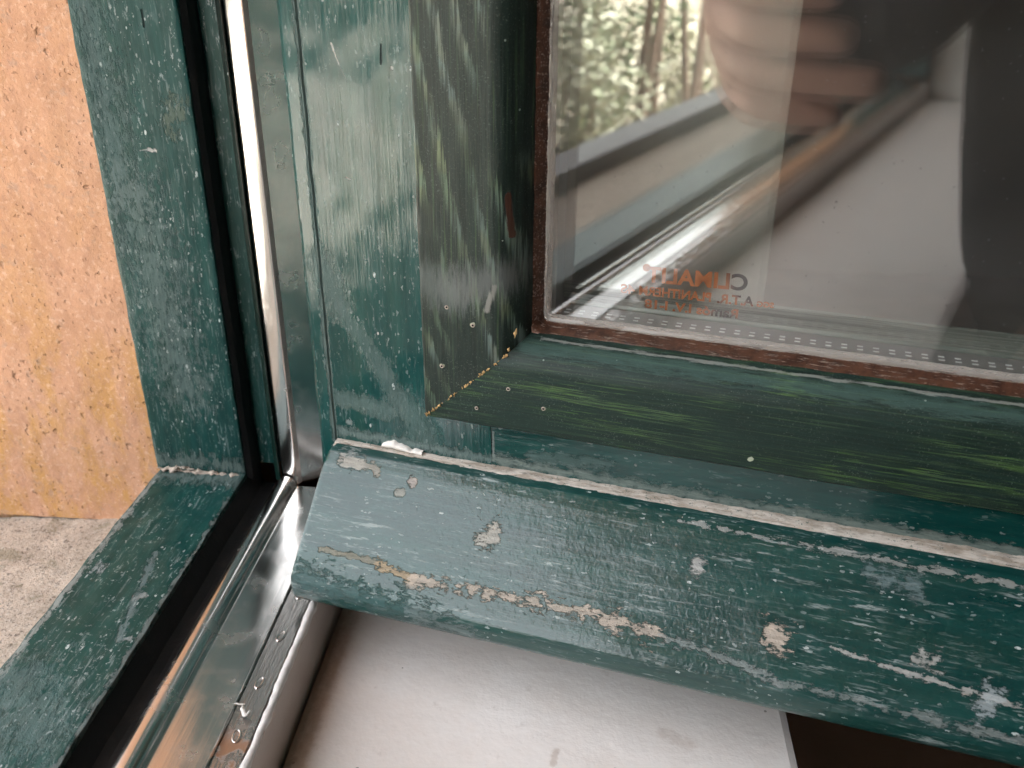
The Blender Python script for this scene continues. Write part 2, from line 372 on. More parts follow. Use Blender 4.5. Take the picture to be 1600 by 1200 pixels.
def m_white(name, a, b, rough=.35, streak=None, dirt=0., spots=()):
    s = N(name); f = s.noise(s.tc, 25, 5, .6)
    c = s.mix(s.ramp(f, .35, .7), a, b)
    c = s.mix(s.mul(s.ramp(s.noise(s.tc, 140, 5, .7), .60, .75), .25+dirt), c, (.40, .33, .27))
    vd, vc = s.voro(s.tc, 120)
    sp = s.mul(s.math('LESS_THAN', vd, s.mul(s.sep(vc)[0], .11)), s.math('GREATER_THAN', s.sep(vc)[1], .68))
    c = s.mix(s.mul(sp, .7), c, (.22, .18, .14))
    p2 = s.plane2('xy'); wn = s.mul(s.math('SUBTRACT', s.noise(s.tc, 300, 5, .7), .5), 3)
    for (a_, b_, r, col, wa, soft, stg) in spots: c = s.mix(s.mul(s.seg(p2, a_, b_, r, wn, wa, soft), stg), c, col)
    h = s.add(s.noise(s.tc, 70, 4), s.mul(s.noise(s.tc, 700, 3), .15))
    return s.done(s.bsdf(c, rough, 0, .4, s.bump(h, .0008, .7)))
M_board = m_white('window_board_white', (.87, .81, .765), (.92, .875, .84), .42, spots=[
    ((.0535, -.02), (.0535, -.60), .0030, (.30, .20, .13), .8, 1.4, .75), ((.0560, -.03), (.0575, -.60), .0045, (.50, .38, .30), .9, 1.8, .5), ((.150, -.118), (.151, -.112), .0012, (.50, .40, .33), 1.2, 1.2, .5), ((.118, -.150), (.122, -.140), .0020, (.55, .46, .40), 1.6, 1.4, .45), ((.19, -.100), (.20, -.104), .0022, (.60, .50, .44), 1.6, 1.6, .4)])
M_cream = m_white('cream_reveal_paint', (.60, .52, .47), (.66, .58, .53), .35, dirt=.1)
M_plaster = m_white('white_plaster', (.62, .60, .56), (.70, .68, .64), .7)
M_caulk = flat('white_sealant', (.78, .76, .73), .6, .4, 300, .1, .0006, 500)
def m_stucco():
    s = N('orange_stucco'); o = s.sep(s.tc)
    f = s.noise(s.tc, 28, 5, .6); g = s.noise(s.tc, 420, 6, .75)
    c = s.mix(s.ramp(f, .3, .7), (.55, .305, .185), (.62, .36, .235))
    # ochre run-down stains towards the sill
    och = s.mul(s.ramp(s.noise(s.scale(s.tc, (1, 1, .35)), 60, 5, .65), .44, .62), s.ramp(o[2], .14, .0, .12, .85))
    c = s.mix(och, c, (.56, .31, .11))
    c = s.mix(s.mul(s.ramp(g, .52, .64), .55), c, (.76, .52, .39))
    c = s.mix(s.mul(s.ramp(s.noise(s.scale(s.tc, (1, 1, .5)), 240, 5, .7), .50, .64), .5), c, (.47, .26, .17))
    grey = s.mul(s.ramp(s.noise(s.tc, 130, 5, .7), .57, .70), .55)
    c = s.mix(grey, c, (.42, .29, .22))
    vd, vc = s.voro(s.vmath('ADD', s.tc, s.scale(s.noise(s.tc, 180, 3, .6, 0, True), (.006, .006, .006))), 150)
    pit = s.mul(s.ramp(vd, .05, .24, 1, 0), s.math('GREATER_THAN', s.sep(vc)[0], .62))
    pit2 = s.ramp(s.noise(s.tc, 330, 4, .6), .66, .74)
    pit = s.mx(pit, s.mul(pit2, .8))
    c = s.mix(s.mul(pit, .42), c, (.26, .14, .085))
    vg, vh = s.voro(s.scale(s.tc, (1, 1, .7)), 420); vhs = s.sep(vh)
    fleck = s.mul(s.ramp(s.math('SUBTRACT', vg, s.mul(vhs[0], .25)), -.02, .10, 1, 0), s.math('GREATER_THAN', vhs[1], .62))
    fleck = s.mul(fleck, s.ramp(s.noise(s.tc, 60, 4, .6), .42, .6, .15, 1))
    c = s.mix(s.mul(fleck, .35), c, (.30, .17, .11)); pit = s.mx(pit, s.mul(fleck, .6))
    blk = s.ramp(s.noise(s.tc, 700, 3, .6), .71, .76)
    c = s.mix(s.mul(blk, .6), c, (.10, .09, .09))
    h = s.add(s.mul(s.noise(s.tc, 190, 6, .7), 1.2), s.mul(g, .35)); h = s.math('SUBTRACT', h, s.mul(pit, .9))
    return s.done(s.bsdf(c, .95, 0, .15, s.bump(h, .0008, 1)))
M_stucco = m_stucco()
def m_stone():
    s = N('sill_stone'); f = s.noise(s.tc, 60, 5, .65); g = s.noise(s.tc, 800, 5, .8)
    c = s.mix(s.ramp(f, .35, .65), (.50, .41, .33), (.68, .57, .47))
    c = s.mix(s.ramp(g, .45, .62, 0, .6), c, (.78, .72, .66))
    c = s.mix(s.mul(s.ramp(s.noise(s.tc, 420, 4, .75), .55, .63), .75), c, (.14, .11, .09))
    c = s.mix(s.mul(s.ramp(s.noise(s.tc, 70, 5, .7), .52, .66), .5), c, (.22, .20, .12))
    h = s.add(g, s.mul(s.noise(s.tc, 200, 5, .7), 1.0))
    return s.done(s.bsdf(c, .95, 0, .15, s.bump(h, .0012, 1)))
M_stone = m_stone()
def m_brown():
    s = N('brown_glazing_strip'); st = s.scale(s.tc, (1, 1, 1))
    f = s.noise(st, 200, 5, .7); c = s.mix(s.ramp(f, .3, .7), (.035, .014, .008), (.11, .047, .027))
    d = s.ramp(s.noise(s.scale(s.tc, (.15, 1, 1)), 1100, 4, .7), .56, .63)
    c = s.mix(s.mul(d, .75), c, (.40, .32, .26))
    return s.done(s.bsdf(c, .35, 0, .5, s.bump(s.add(f, d), .0003), .5, .15))
M_brown = m_brown()
def m_silicone():
    s = N('clear_silicone')
    p = s.bsdf((.58, .54, .49), .12, 0, .6, s.bump(s.noise(s.tc, 250, 3), .0006), 1, .05)
    tr = s.new('ShaderNodeBsdfTransparent'); mx = s.new('ShaderNodeMixShader'); mx.inputs[0].default_value = .42
    s.t.links.new(tr.outputs[0], mx.inputs[1]); s.t.links.new(p, mx.inputs[2]); return s.done(mx.outputs[0])
M_sil = m_silicone()
M_spacer = flat('spacer_aluminium', (.30, .29, .28), .35, .6, 200, .1, .0001, 400)
M_dash = flat('perforation_and_reflection', (.85, .85, .85), .4, .6, 200, .05, .0001, 400)  # bright dashes: the holes and a modelled row for their reflection
def m_inner():
    s = N('inner_ledge_paint'); o = s.sep(s.tc)
    st = s.noise(s.comb(s.mul(o[0], 14), s.mul(o[1], 600), 0), 1, 4, .6)
    c = s.mix(s.ramp(st, .35, .7), (.30, .34, .31), (.62, .65, .60))
    return s.done(s.bsdf(c, .35, 0, .5, s.bump(st, .0003)))
M_inner = m_inner()
def m_glass(name, base, k, dusty):
    s = N(name)
    fr = s.new('ShaderNodeFresnel'); fr.inputs[0].default_value = 1.5
    geo = s.new('ShaderNodeNewGeometry')
    fac = s.math('MULTIPLY_ADD', fr.outputs[0], k, base, clamp=True)
    fac = s.mul(fac, s.math('SUBTRACT', 1, geo.outputs['Backfacing']))
    tr = s.new('ShaderNodeBsdfTransparent'); tr.inputs[0].default_value = (.95, .965, .95, 1)
    gl = s.new('ShaderNodeBsdfGlossy'); gl.inputs['Roughness'].default_value = 0; gl.inputs['Color'].default_value = (1, .98, .96, 1)
    mx = s.new('ShaderNodeMixShader'); s.put(mx.inputs[0], fac); s.t.links.new(tr.outputs[0], mx.inputs[1]); s.t.links.new(gl.outputs[0], mx.inputs[2])
    sh = mx.outputs[0]
    if dusty:
        vd, vc = s.voro(s.tc, 360)
        sp = s.mul(s.math('LESS_THAN', vd, s.mul(s.sep(vc)[0], .17)), s.math('GREATER_THAN', s.sep(vc)[1], .66))
        film = s.ramp(s.noise(s.tc, 14, 4), .3, .8, .015, .05)
        f2 = s.mul(s.mx(s.mul(sp, .9), film), s.math('SUBTRACT', 1, geo.outputs['Backfacing']))
        df = s.new('ShaderNodeBsdfDiffuse'); df.inputs[0].default_value = (.7, .7, .68, 1)
        m2 = s.new('ShaderNodeMixShader'); s.put(m2.inputs[0], f2); s.t.links.new(sh, m2.inputs[1]); s.t.links.new(df.outputs[0], m2.inputs[2]); sh = m2.outputs[0]
    return s.done(sh)
M_glass1 = m_glass('front_pane_glass', .05, 1.8, True); M_glass2 = m_glass('rear_pane_glass', .15, 1.8, False)
def m_letter():
    s = N('printed_lettering'); f = s.noise(s.tc, 60, 1, .5)
    c = s.mix(s.ramp(f, .40, .50), (.012, .008, .007), (.42, .125, .035))
    return s.done(s.bsdf(c, .5, 0, .3))
M_letter = m_letter()
M_blackgreen_wall = flat('room_wall_paint', (.48, .42, .37), .8, .2, 3, .15, .0005, 60)
M_floor = flat('room_floor_brown', (.55, .46, .41), .5, .3, 6, .3, .0004, 80)

# ------------------------------------------------------------------ large structure: house wall, sill, board, room, ground
def grid_y(name, x0, x1, z0, z1, y, sx, sz, amp, mat, parent, seed=0, flip=False):
    nx = max(2, int((x1-x0)/sx)); nzv = max(2, int((z1-z0)/sz)); V = []; F = []
    for i in range(nx+1):
        for j in range(nzv+1):
            p = Vector((x0+(x1-x0)*i/nx, y, z0+(z1-z0)*j/nzv))
            a = noise.fractal(p*90, .7, 2.1, 5)*amp + noise.noise(p*22)*amp*1.2
            p.y += a; V.append(p)
    for i in range(nx):
        for j in range(nzv):
            a = i*(nzv+1)+j; F.append((a, a+nzv+1, a+nzv+2, a+1) if not flip else (a, a+1, a+nzv+2, a+nzv+1))
    return mesh(name, V, F, mat, parent)
XI, XO, YF, HEADZ = .235, -.245, -1.45, 1.02
wall = tag(empty('house_wall', (0, 0, 0)), 'house wall around the window, rough orange stucco outside and white plaster inside', 'wall')
grid_y('stucco_reveal', XO, -.0425, -.034, .30, .0045, .0018, .0018, .00045, M_stucco, wall)
box('stucco_reveal', (XO, .0045, .3002), (-.0425, .03, HEADZ), M_stucco, wall)
box('outer_wall', (XO-.003, .008, -2.0), (-.0433, 3.0, 2.4), M_stucco, wall)
box('outer_wall', (XO-.003, -4.0, -2.0), (-.0433, YF-.01, 2.2), M_stucco, wall)
box('outer_wall', (XO-.003, YF-.0098, -2.0), (-.0433, .0078, -.075), M_stucco, wall)
box('lintel', (XO-.003, YF-.0098, HEADZ), (XI-.001, .0078, 2.2), M_stucco, wall)
box('plaster_reveal', (.0535, .045, -.0398), (XI, .30, HEADZ-.001), M_plaster, wall, bev=.004)
box('inner_wall', (.0535, .3002, -2.0), (XI-.0005, 3.0, 2.2), M_plaster, wall)
box('inner_wall', (.0535, -4.0, -2.0), (XI, YF-.005, 2.2), M_plaster, wall)
box('inner_wall', (.0535, YF-.0048, -2.0), (XI-.006, .2998, -.062), M_plaster, wall)

st = grid_y('stone_sill', 0, 1, 0, 1, 0, 1, 1, 0, M_stone, None); bpy.data.objects.remove(st)
V = []; F = []; nx, ny = 70, 150
for i in range(nx+1):
    for j in range(ny+1):
        x = XO-.02+(-.0425-XO+.02)*i/nx; t = j/ny; y = .006-1.40*t**1.6
        p = Vector((x, y, 0)); z = -.0315+(x+.0425)*.06+noise.fractal(p*110, .7, 2, 5)*.0008+noise.noise(p*30)*.0010
        z -= max(0, (x-XO+.02 < .003))*.004
        V.append(Vector((x, y, z)))
for i in range(nx):
    for j in range(ny):
        a = i*(ny+1)+j; F.append((a, a+1, a+ny+2, a+ny+1))
n0 = len(V)
V += [Vector((XO-.02, .006, -.075)), Vector((-.0425, .006, -.075)), Vector((-.0425, -1.394, -.075)), Vector((XO-.02, -1.394, -.075))]
F += [(n0, n0+1, n0+2, n0+3), (0, n0, n0+3, ny)]
tag(mesh('stone_sill', V, F, M_stone), 'pinkish grey rough stone sill outside the green frame', 'window sill')
M_brownbar = flat('brown_metal', (.035, .022, .018), .35, .5, 40, .2)
tag(box('sill_rail', (-.228, YF+.02, -.043), (-.180, -.02, -.018), M_brownbar, None, .003), 'dark brown metal rail along the outer edge of the stone sill', 'rail')
tag(box('window_board', (.0525, YF, -.060), (XI+.004, .0448, -.040), M_board, None, .0035), 'white painted window board below the open sash', 'window board')

grd = []; 
V = []; F = []; n = 60
for i in range(n+1):
    for j in range(n+1):
        x = -60+ (59.7)*i/n; y = -60+ 90*j/n
        V.append((x, y, -1.75+noise.noise(Vector((x*.3, y*.3, 0)))*.12+noise.noise(Vector((x*1.7, y*1.7, 4)))*.04))
for i in range(n):
    for j in range(n):
        a = i*(n+1)+j; F.append((a, a+n+1, a+n+2, a+1))
def m_ground():
    s = N('dry_ground'); f = s.noise(s.tc, 1.5, 6, .65); c = s.mix(s.ramp(f, .35, .65), (.28, .25, .19), (.48, .43, .36))
    c = s.mix(s.ramp(s.noise(s.tc, 4, 5, .7), .55, .7), c, (.07, .11, .035))
    return s.done(s.bsdf(c, .95, 0, .1, s.bump(s.noise(s.tc, 20, 5), .02)))
tag(mesh('ground', V, F, m_ground()), kind='structure')
tag(box('room_floor', (XI-.005, -4.2, -1.0), (3.6, 3.2, -.95), M_floor), kind='structure')
room = tag(empty('room_walls', (3.6, 0, -.95)), 'dim brown walls and ceiling of the room seen behind the sash', 'wall')
for lo, hi in (((0, -4.2, 0), (.1, 3.2, 3.1)), ((-3.4, 3.0, 0), (-.001, 3.1, 3.1)), ((-3.4, -4.1, 0), (-.001, -4.0, 3.1)), ((-3.9, -4.2, 3.1), (.1, 3.2, 3.15))):
    box('wall_panel' if hi[2]-lo[2] > 1 else 'ceiling', lo, hi, M_blackgreen_wall, room)

# ------------------------------------------------------------------ window frame fixed in the wall
fr = tag(empty('window_frame', (0, 0, 0)), 'weathered dark green wooden frame fixed in the wall, its corner at lower left, lined with a black seal and polished metal strip', 'window frame')
jp = [(-.0428, .06), (-.0428, .0012), (-.0420, .0004), (-.0408, 0), (-.0012, 0), (-.0003, .0004), (0, .0013), (0, .0105), (.0128, .0105), (.0128, .06)]
sweep('jamb', jp, graded(.0004, .26, HEADZ, .0016, .05), lambda a, b, s: (a, b, s), M_jamb, fr, step=.0012, amp=.00035, amps=130)
rp = [(-.0428, -.07), (-.0428, -.0012), (-.0420, -.0004), (-.0408, 0), (-.0012, 0), (-.0003, -.0004), (0, -.0013), (0, -.0125), (.0105, -.0125), (.0105, -.07)]
sweep('bottom_rail', rp, graded(.0098, -.24, YF, .0016, .05), lambda a, b, s: (a, s, b), M_frame_rail, fr, step=.0012, amp=.0006, amps=110, seed=3)
sweep('top_rail', [(-.0428, HEADZ-.043), (.10, HEADZ-.043), (.10, HEADZ-.0005), (-.0428, HEADZ-.0005)], [0, YF+.043], lambda a, b, s: (a, s, b), M_jamb, fr)
box('jamb', (-.0428, YF-.004, .0004), (.05, YF+.043, HEADZ-.044), M_jamb, fr)
sweep('reveal_strip', [(.010, .0110), (.0127, .0106), (.0130, .0095), (.0128, .0085), (.0108, .0092)], lin(-.008, .5, 4), lambda a, b, s: (a, b, s), M_dark_green, fr)
# black seals
sweep('rubber_seal', [(.0002, .0012), (.0022, .0030), (.0036, .0075), (.0032, .0112), (.0001, .0112)], graded(-.012, .26, HEADZ-.05, .004, .05), lambda a, b, s: (a, b, s), M_seal, fr, amp=.0003, amps=60)
sweep('rubber_seal', [(.0002, -.0022), (.0018, -.0045), (.0045, -.0095), (.0080, -.0105), (.0108, -.0098), (.0108, -.0123), (.0002, -.0123)], graded(.0100, -.30, YF+.05, .003, .05), lambda a, b, s: (a, s, b), M_seal, fr, amp=.0004, amps=70)
# polished metal strips (mirror face with a rounded lip)
def arc(cx, cy, rx, ry, a0, a1, n): return [(cx+rx*math.cos(R(a0+(a1-a0)*i/n)), cy+ry*math.sin(R(a0+(a1-a0)*i/n))) for i in range(n+1)]
lipR = [(.0110, -.0135)] + arc(.0160, -.0095, .0049, .0042, 180, 15, 14) + [(.0212, -.0102), (.0300, -.0106), (.0392, -.0112), (.0396, -.0120), (.0396, -.0155), (.0110, -.0155)]
sweep('metal_strip', lipR, graded(.0080, -.28, YF+.05, .003, .05), lambda a, b, s: (a, s, b), M_metal_y, fr, step=.003, angle=40)
lipJ = [(.0132, .0170), (.0133, .0112), (.0137, .0102), (.0145, .0098), (.0178, .0091), (.0207, .0086), (.0215, .0088), (.0221, .0102), (.0226, .0116), (.0300, .0158), (.0500, .0270), (.0520, .0300), (.0520, .0340), (.0132, .0340)]
sweep('metal_strip', lipJ, graded(-.0098, .30, HEADZ-.05, .004, .05), lambda a, b, s: (a, b, s), M_metal_z, fr, step=.003, angle=40)
sweep('metal_flange', [(.0398, -.0128), (.0490, -.0134), (.0492, -.0150), (.0398, -.0150)], graded(.0080, -.28, YF+.05, .004, .05), lambda a, b, s: (a, s, b), M_flange, fr, step=.003, amp=.0002, amps=90)
box('inner_lining', (.0400, YF, -.070), (.0522, .0448, -.0152), M_cream, fr, .0008)
def ring(name, c, rx, ry, r, mat, parent, ang=0):
    V = []; F = []; n, k = 20, 6
    for i in range(n):
        t = 2*math.pi*i/n
        for j in range(k):
            q = 2*math.pi*j/k; x = (rx+r*math.cos(q))*math.cos(t); y = (ry+r*math.cos(q))*math.sin(t); z = r*math.sin(q)
            V.append((c[0]+x*math.cos(ang)-y*math.sin(ang), c[1]+x*math.sin(ang)+y*math.cos(ang), c[2]+z))
    for i in range(n):
        for j in range(k): F.append((i*k+j, ((i+1) % n)*k+j, ((i+1) % n)*k+(j+1) % k, i*k+(j+1) % k))
    return mesh(name, V, F, mat, parent)
for i in range(16):
    y = -.0665-.0245*i
    ring('fixing_slot', (.0440+.0004*math.sin(i*3), y, -.0130), .0012, .0026, .00045, M_metal_y, fr, .2*math.sin(i*5)).name = 'fixing_slot'
# sealant bead and mortar crust
def crust(name, path, r0, mat, parent, amp=.5, seed=0, freq=250, squash=1., k=9, n=None):
    """irregular bead along a polyline of 3-D points"""
    pts = [Vector(p) for p in path]; L = sum((pts[i+1]-pts[i]).length for i in range(len(pts)-1)); n = n or max(8, int(L/.0008)); V = []; F = []
    def at(t):
        d = t*L
        for i in range(len(pts)-1):
            l = (pts[i+1]-pts[i]).length
            if d <= l or i == len(pts)-2: return pts[i].lerp(pts[i+1], min(1, d/l)), (pts[i+1]-pts[i]).normalized()
            d -= l
    for i in range(n+1):
        t = i/n; p, d = at(t); a = d.orthogonal().normalized(); b = d.cross(a)
        taper = min(1, .25+min(t, 1-t)*n/8)
        for j in range(k):
            q = 2*math.pi*j/k; v = a*math.cos(q)+b*math.sin(q)
            rr = r0*taper*(1+amp*2*noise.fractal((p+v*r0)*freq+Vector((seed, 0, 0)), .8, 2, 3))
            w = v*max(rr, r0*.1); w.z *= squash
            V.append(p+w)
    for i in range(n):
        for j in range(k): F.append((i*k+j, i*k+(j+1) % k, (i+1)*k+(j+1) % k, (i+1)*k+j))
    F.append(tuple(range(k-1, -1, -1))); F.append(tuple(n*k+j for j in range(k)))
    o = mesh(name, V, F, mat, parent)
    bm = bmesh.new(); bm.from_mesh(o.data); bmesh.ops.recalc_face_normals(bm, faces=bm.faces[:]); bm.to_mesh(o.data); bm.free(); return o
crust('sealant_bead', [(.0508, .005, -.0143), (.0510, -.30, -.0143)], .0016, M_caulk, fr, .22, 2, 110)
crust('mortar_crust', [(-.0425, -.0002, .0012), (-.024, -.0008, .0002), (-.0015, -.0008, -.0004)], .0011, M_fill, fr, 1.5, 5, 420, .7)
crust('mortar_crust', [(-.033, -.0006, .0024), (-.024, -.0008, .0020)], .0011, M_fill, fr, 1.8, 9, 520, .7)
crust('paint_curl', [(.0415, -.127, -.0120), (.0450, -.133, -.0110), (.0462, -.131, -.0105)], .0007, M_flake, fr, .9, 12, 600)
crust('paint_curl', [(.0392, -.128, -.0108), (.0430, -.1275, -.0112)], .0004, M_flake, fr, .9, 14, 600)

# ------------------------------------------------------------------ open sash (local x along the sash, local y = away from the viewer, z up)
sa = tag(empty('window_sash', (.04877, -.03, 0), R(-13.16)), 'open green casement sash with double glazing, worn sloping weatherboard along its foot', 'window sash')
P = lambda u, w, z: (u, -w, z)
TOP = .62; UR = .60
sp_ = [(-.0030, -.048), (-.0030, -.0040), (-.0024, -.0018), (-.0008, -.0007), (.0050, -.0003), (.0056, -.0011), (.0062, 0), (.0735, 0), (.0735, -.0115), (.0870, -.0115), (.0870, -.048)]
sweep('stile', sp_, graded(-.004, .26, TOP, .002, .05), lambda a, b, s: P(a, b, s), M_stile, sa, step=.0014, amp=.00028, amps=90, seed=1)
rl = [(-.0004, -.004), (-.0004, .0700), (-.0115, .0700), (-.0115, .0930), (-.0480, .0930), (-.0480, -.004)]
sweep('bottom_rail', rl, graded(.0737, .30, UR, .003, .05), lambda a, b, s: P(s, a+.0002, b), M_rail, sa, step=.002, amp=.00025, amps=90, seed=2)
# glazing bead, mitred at the corner: profile (t across, w)
bp = [(0, -.002), (0, .0056), (.02, .0062), (.40, .0066), (.72, .0063), (.80, .0052), (.87, .0028), (.93, -.0004), (1.0, -.0050), (1.0, -.0110), (0, -.0110)]
bu = lambda t: .0490+.0388*t
bz = lambda t: .0617+.0360*t
def bead(name, horiz, mat, seed):
    pr = []
    for i in range(len(bp)):
        a = Vector(bp[i]); b = Vector(bp[(i+1) % len(bp)]); k = max(1, int(abs(b.x-a.x)*.038/.0014))
        for j in range(k): pr.append(a.lerp(b, j/k))
    n = len(pr); V = []; F = []
    S = graded(0, .45, 1, .004, .04)
    for s in S:
        for p in pr:
            if horiz: c = Vector(P(bu(p.x)+(UR-bu(p.x))*s, p.y, bz(p.x)))
            else: c = Vector(P(bu(p.x), p.y, bz(p.x)+(TOP-bz(p.x))*s))
            c += Vector((nz(c, 100, seed), nz(c, 100, seed+1), nz(c, 100, seed+2)))*(.00025 if s > 0 else .00018)
            V.append(c)
    for i in range(len(S)-1):
        for j in range(n):
            k = (j+1) % n; F.append((i*n+j, i*n+k, (i+1)*n+k, (i+1)*n+j))
    F.append(tuple(range(n-1, -1, -1)))
    o = mesh(name, V, F, mat, sa)
    bm = bmesh.new(); bm.from_mesh(o.data); bmesh.ops.recalc_face_normals(bm, faces=bm.faces[:]); bm.to_mesh(o.data); bm.free(); autosmooth(o, 35)
bead('glazing_bead', False, M_bead_v, 11)
bead('glazing_bead', True, M_bead_h, 21)
# splintered raw wood in the mitre
def splinters():
    V = []; F = []; rnd = random.Random(5)
    for i in range(95):
        t = rnd.random()**1.1
        if rnd.random() < .35: t = rnd.choice((.05, .12, .42, .47, .78))+rnd.uniform(-.03, .03)
        t = max(0.005, min(.84, t)); w = .0060 if t < .75 else .0048
        L = rnd.uniform(.0006, .0019)*(1.5 if rnd.random() < .15 else 1); wd = rnd.uniform(.0003, .0007); a = rnd.uniform(-.5, .9)
        if t > .7: L *= .8
        c = Vector((bu(t)+rnd.uniform(-.0003, .0003), 0, bz(t)+rnd.uniform(-.0003, .0003)))
        dx, dz = math.cos(a+math.pi/3), math.sin(a+math.pi/3); n0 = len(V)
        h = rnd.uniform(.0004, .0010)
        for (q, r_, hh) in ((-.5, -.5, 0), (.5, -.5, h), (.5, .5, h), (-.5, .5, 0), (0, 0, h*1.2)):
            V.append(P(c.x+dx*L*q-dz*wd*r_, w+hh, c.z+dz*L*q+dx*wd*r_))
        F += [(n0, n0+1, n0+4), (n0+1, n0+2, n0+4), (n0+2, n0+3, n0+4), (n0+3, n0, n0+4)]
    mesh('splintered_mitre', V, F, M_chip, sa, smooth=False)
splinters()
crust('mitre_filler', [P(bu(t), .0056 if t < .75 else .0040, bz(t)) for t in (.0, .2, .4, .6, .8)], .00038, M_fill, sa, 1.2, 4, 700)
crust('splinter', [P(.0843, .0040, .0985), P(.0846, .0030, .1020)], .0006, M_chip, sa, .6, 6, 600)
crust('splinter', [P(.0822, .0050, .0935), P(.0826, .0052, .0952)], .0006, M_chip, sa, .6, 8, 600)
# pin holes in the beads
for (u, z) in ((.0594, .1082), (.0568, .0844), (.0693, .1025), (.0703, .0691), (.0827, .0791), (.0962, .0733)):
    o = ring('pin_hole', (0, 0, 0), .00055, .00055, .00022, M_stile, sa); o.data.materials[0] = M_fill
    o.rotation_euler = (math.pi/2, 0, 0); o.location = P(u, .0067, z)
    d = box('pin_hole', (u-.0004, -.00690, z-.0004), (u+.0004, -.0060, z+.0004), M_seal, sa, .00015)
# brown strip between bead and pane, with a rounded inner corner
def corner_sweep(name, prof, mat, rad, amp=0, seed=0):
    """prof in (p,w): p = distance from the bead's inner edge towards the pane; path: down the left side, round the corner, along the bottom"""
    V = []; F = []; U0, Z0 = .0872, .0970
    st = [('v', z) for z in graded(TOP, .24, Z0+rad, .04, .004)] + [('c', a) for a in lin(0, 90, 12)[1:-1]] + [('h', u) for u in graded(U0+rad, .34, UR, .004, .04)]
    n = len(prof)
    for ty, s in st:
        for p, w in prof:
            if ty == 'v': c = Vector(P(U0+p, w, s))
            elif ty == 'h': c = Vector(P(s, w, Z0+p))
            else: a = R(s); rr = rad-p; c = Vector(P(U0+rad-rr*math.cos(a), w, Z0+rad-rr*math.sin(a)))
            if amp: c += Vector((nz(c, 160, seed), nz(c, 160, seed+1), nz(c, 160, seed+2)))*amp
            V.append(c)
    for i in range(len(st)-1):
        for j in range(n): k = (j+1) % n; F.append((i*n+j, i*n+k, (i+1)*n+k, (i+1)*n+j))
    o = mesh(name, V, F, mat, sa)
    bm = bmesh.new(); bm.from_mesh(o.data); bmesh.ops.recalc_face_normals(bm, faces=bm.faces[:]); bm.to_mesh(o.data); bm.free(); autosmooth(o, 50)
corner_sweep('glazing_strip', [(-.004, -.0116), (-.004, -.0052), (0, -.0048), (.0012, -.0060), (.0026, -.0085), (.0036, -.0098), (.0040, -.0108), (.0040, -.0116)], M_brown, .0048, .0005, 1)
corner_sweep('silicone_bead', [(.0032, -.0119), (.0034, -.0100), (.0044, -.0098), (.0054, -.0106), (.0060, -.0119)], M_sil, .0066, .00025, 5)
g1 = box('front_pane', (.0885, .0120, .0985), (UR, .0160, TOP), M_glass1, sa)
g2 = box('rear_pane', (.0885, .0280, .0985), (UR, .0320, TOP), M_glass2, sa)
# spacer bar with desiccant perforations; the second dash row models their reflection
sps = []
V = []; F = []; I = []
def addbox(lo, hi, m_):
    n0 = len(V)
    for x in (lo[0], hi[0]):
        for y in (lo[1], hi[1]):
            for z in (lo[2], hi[2]): V.append((x, y, z))
    for f in ((0, 1, 3, 2), (4, 6, 7, 5), (0, 4, 5, 1), (2, 3, 7, 6), (0, 2, 6, 4), (1, 5, 7, 3)): F.append(tuple(n0+k for k in f)); I.append(m_)
addbox((.0890, .0164, .0990), (UR, .0276, .1012), 0)
addbox((.0890, .0164, .1014), (.0935, .0276, TOP), 0)
for i in range(96):
    u = .0962+i*.0052
    if u > UR-.01: break
    for k, y in enumerate((.0188, .0216)): addbox((u, y, .1011), (u+.0019, y+.0006, .10145), 1)
mesh('spacer_bar', V, F, [M_spacer, M_dash], sa, smooth=False, idx=I)
# inner side of the sash: pale ledge seen through the glass
sweep('inner_ledge', [(.0325, .1000), (.0330, .1008), (.0520, .1010), (.0540, .1000), (.0545, .0980), (.0545, .0400), (.0325, .0400)], [.0880, .2, .4, UR], lambda a, b, s: (s, a, b), M_inner, sa)
box('inner_stile', (.020, .0485, .0000), (.0865, .0540, TOP), M_inner, sa, .001)
# weatherboard
wp = [(0, -.0070), (0, .0392), (.0030, .0402), (.0070, .0396), (.0115, .0366), (.0200, .0284), (.0296, .0186), (.0380, .0100), (.0432, .0050), (.0455, .0022), (.0462, -.0005), (.0458, -.0050), (.0448, -.0068), (.0430, -.0078), (.0100, -.0080)]
def wplace(a, b, s):
    cx, cz = .022, .010
    e = max(0, 1-(s-.0060)/.0022); k = 1-.045*e*e
    # slightly uneven, hand-planed faces; a gouged lower arris
    u = s; a2 = cx+(a-cx)*k; b2 = cz+(b-cz)*k
    d = nz((u*.5, a, b), 50, 31)*.00035 + nz((u, a, b), 230, 37)*.00004
    if a > .028: d += -.0008*max(0, nz((u*.5, a*.5, b*.5), 60, 41)-.15) 
    if a < .001: d = 0
    return P(u, a2+d*.7, b2+d*.7)
sweep('weatherboard', wp, [.0060, .0063, .0067, .0072, .0078]+graded(.0086, .29, UR, .0009, .03), wplace, M_wb, sa, step=.0010, angle=60)
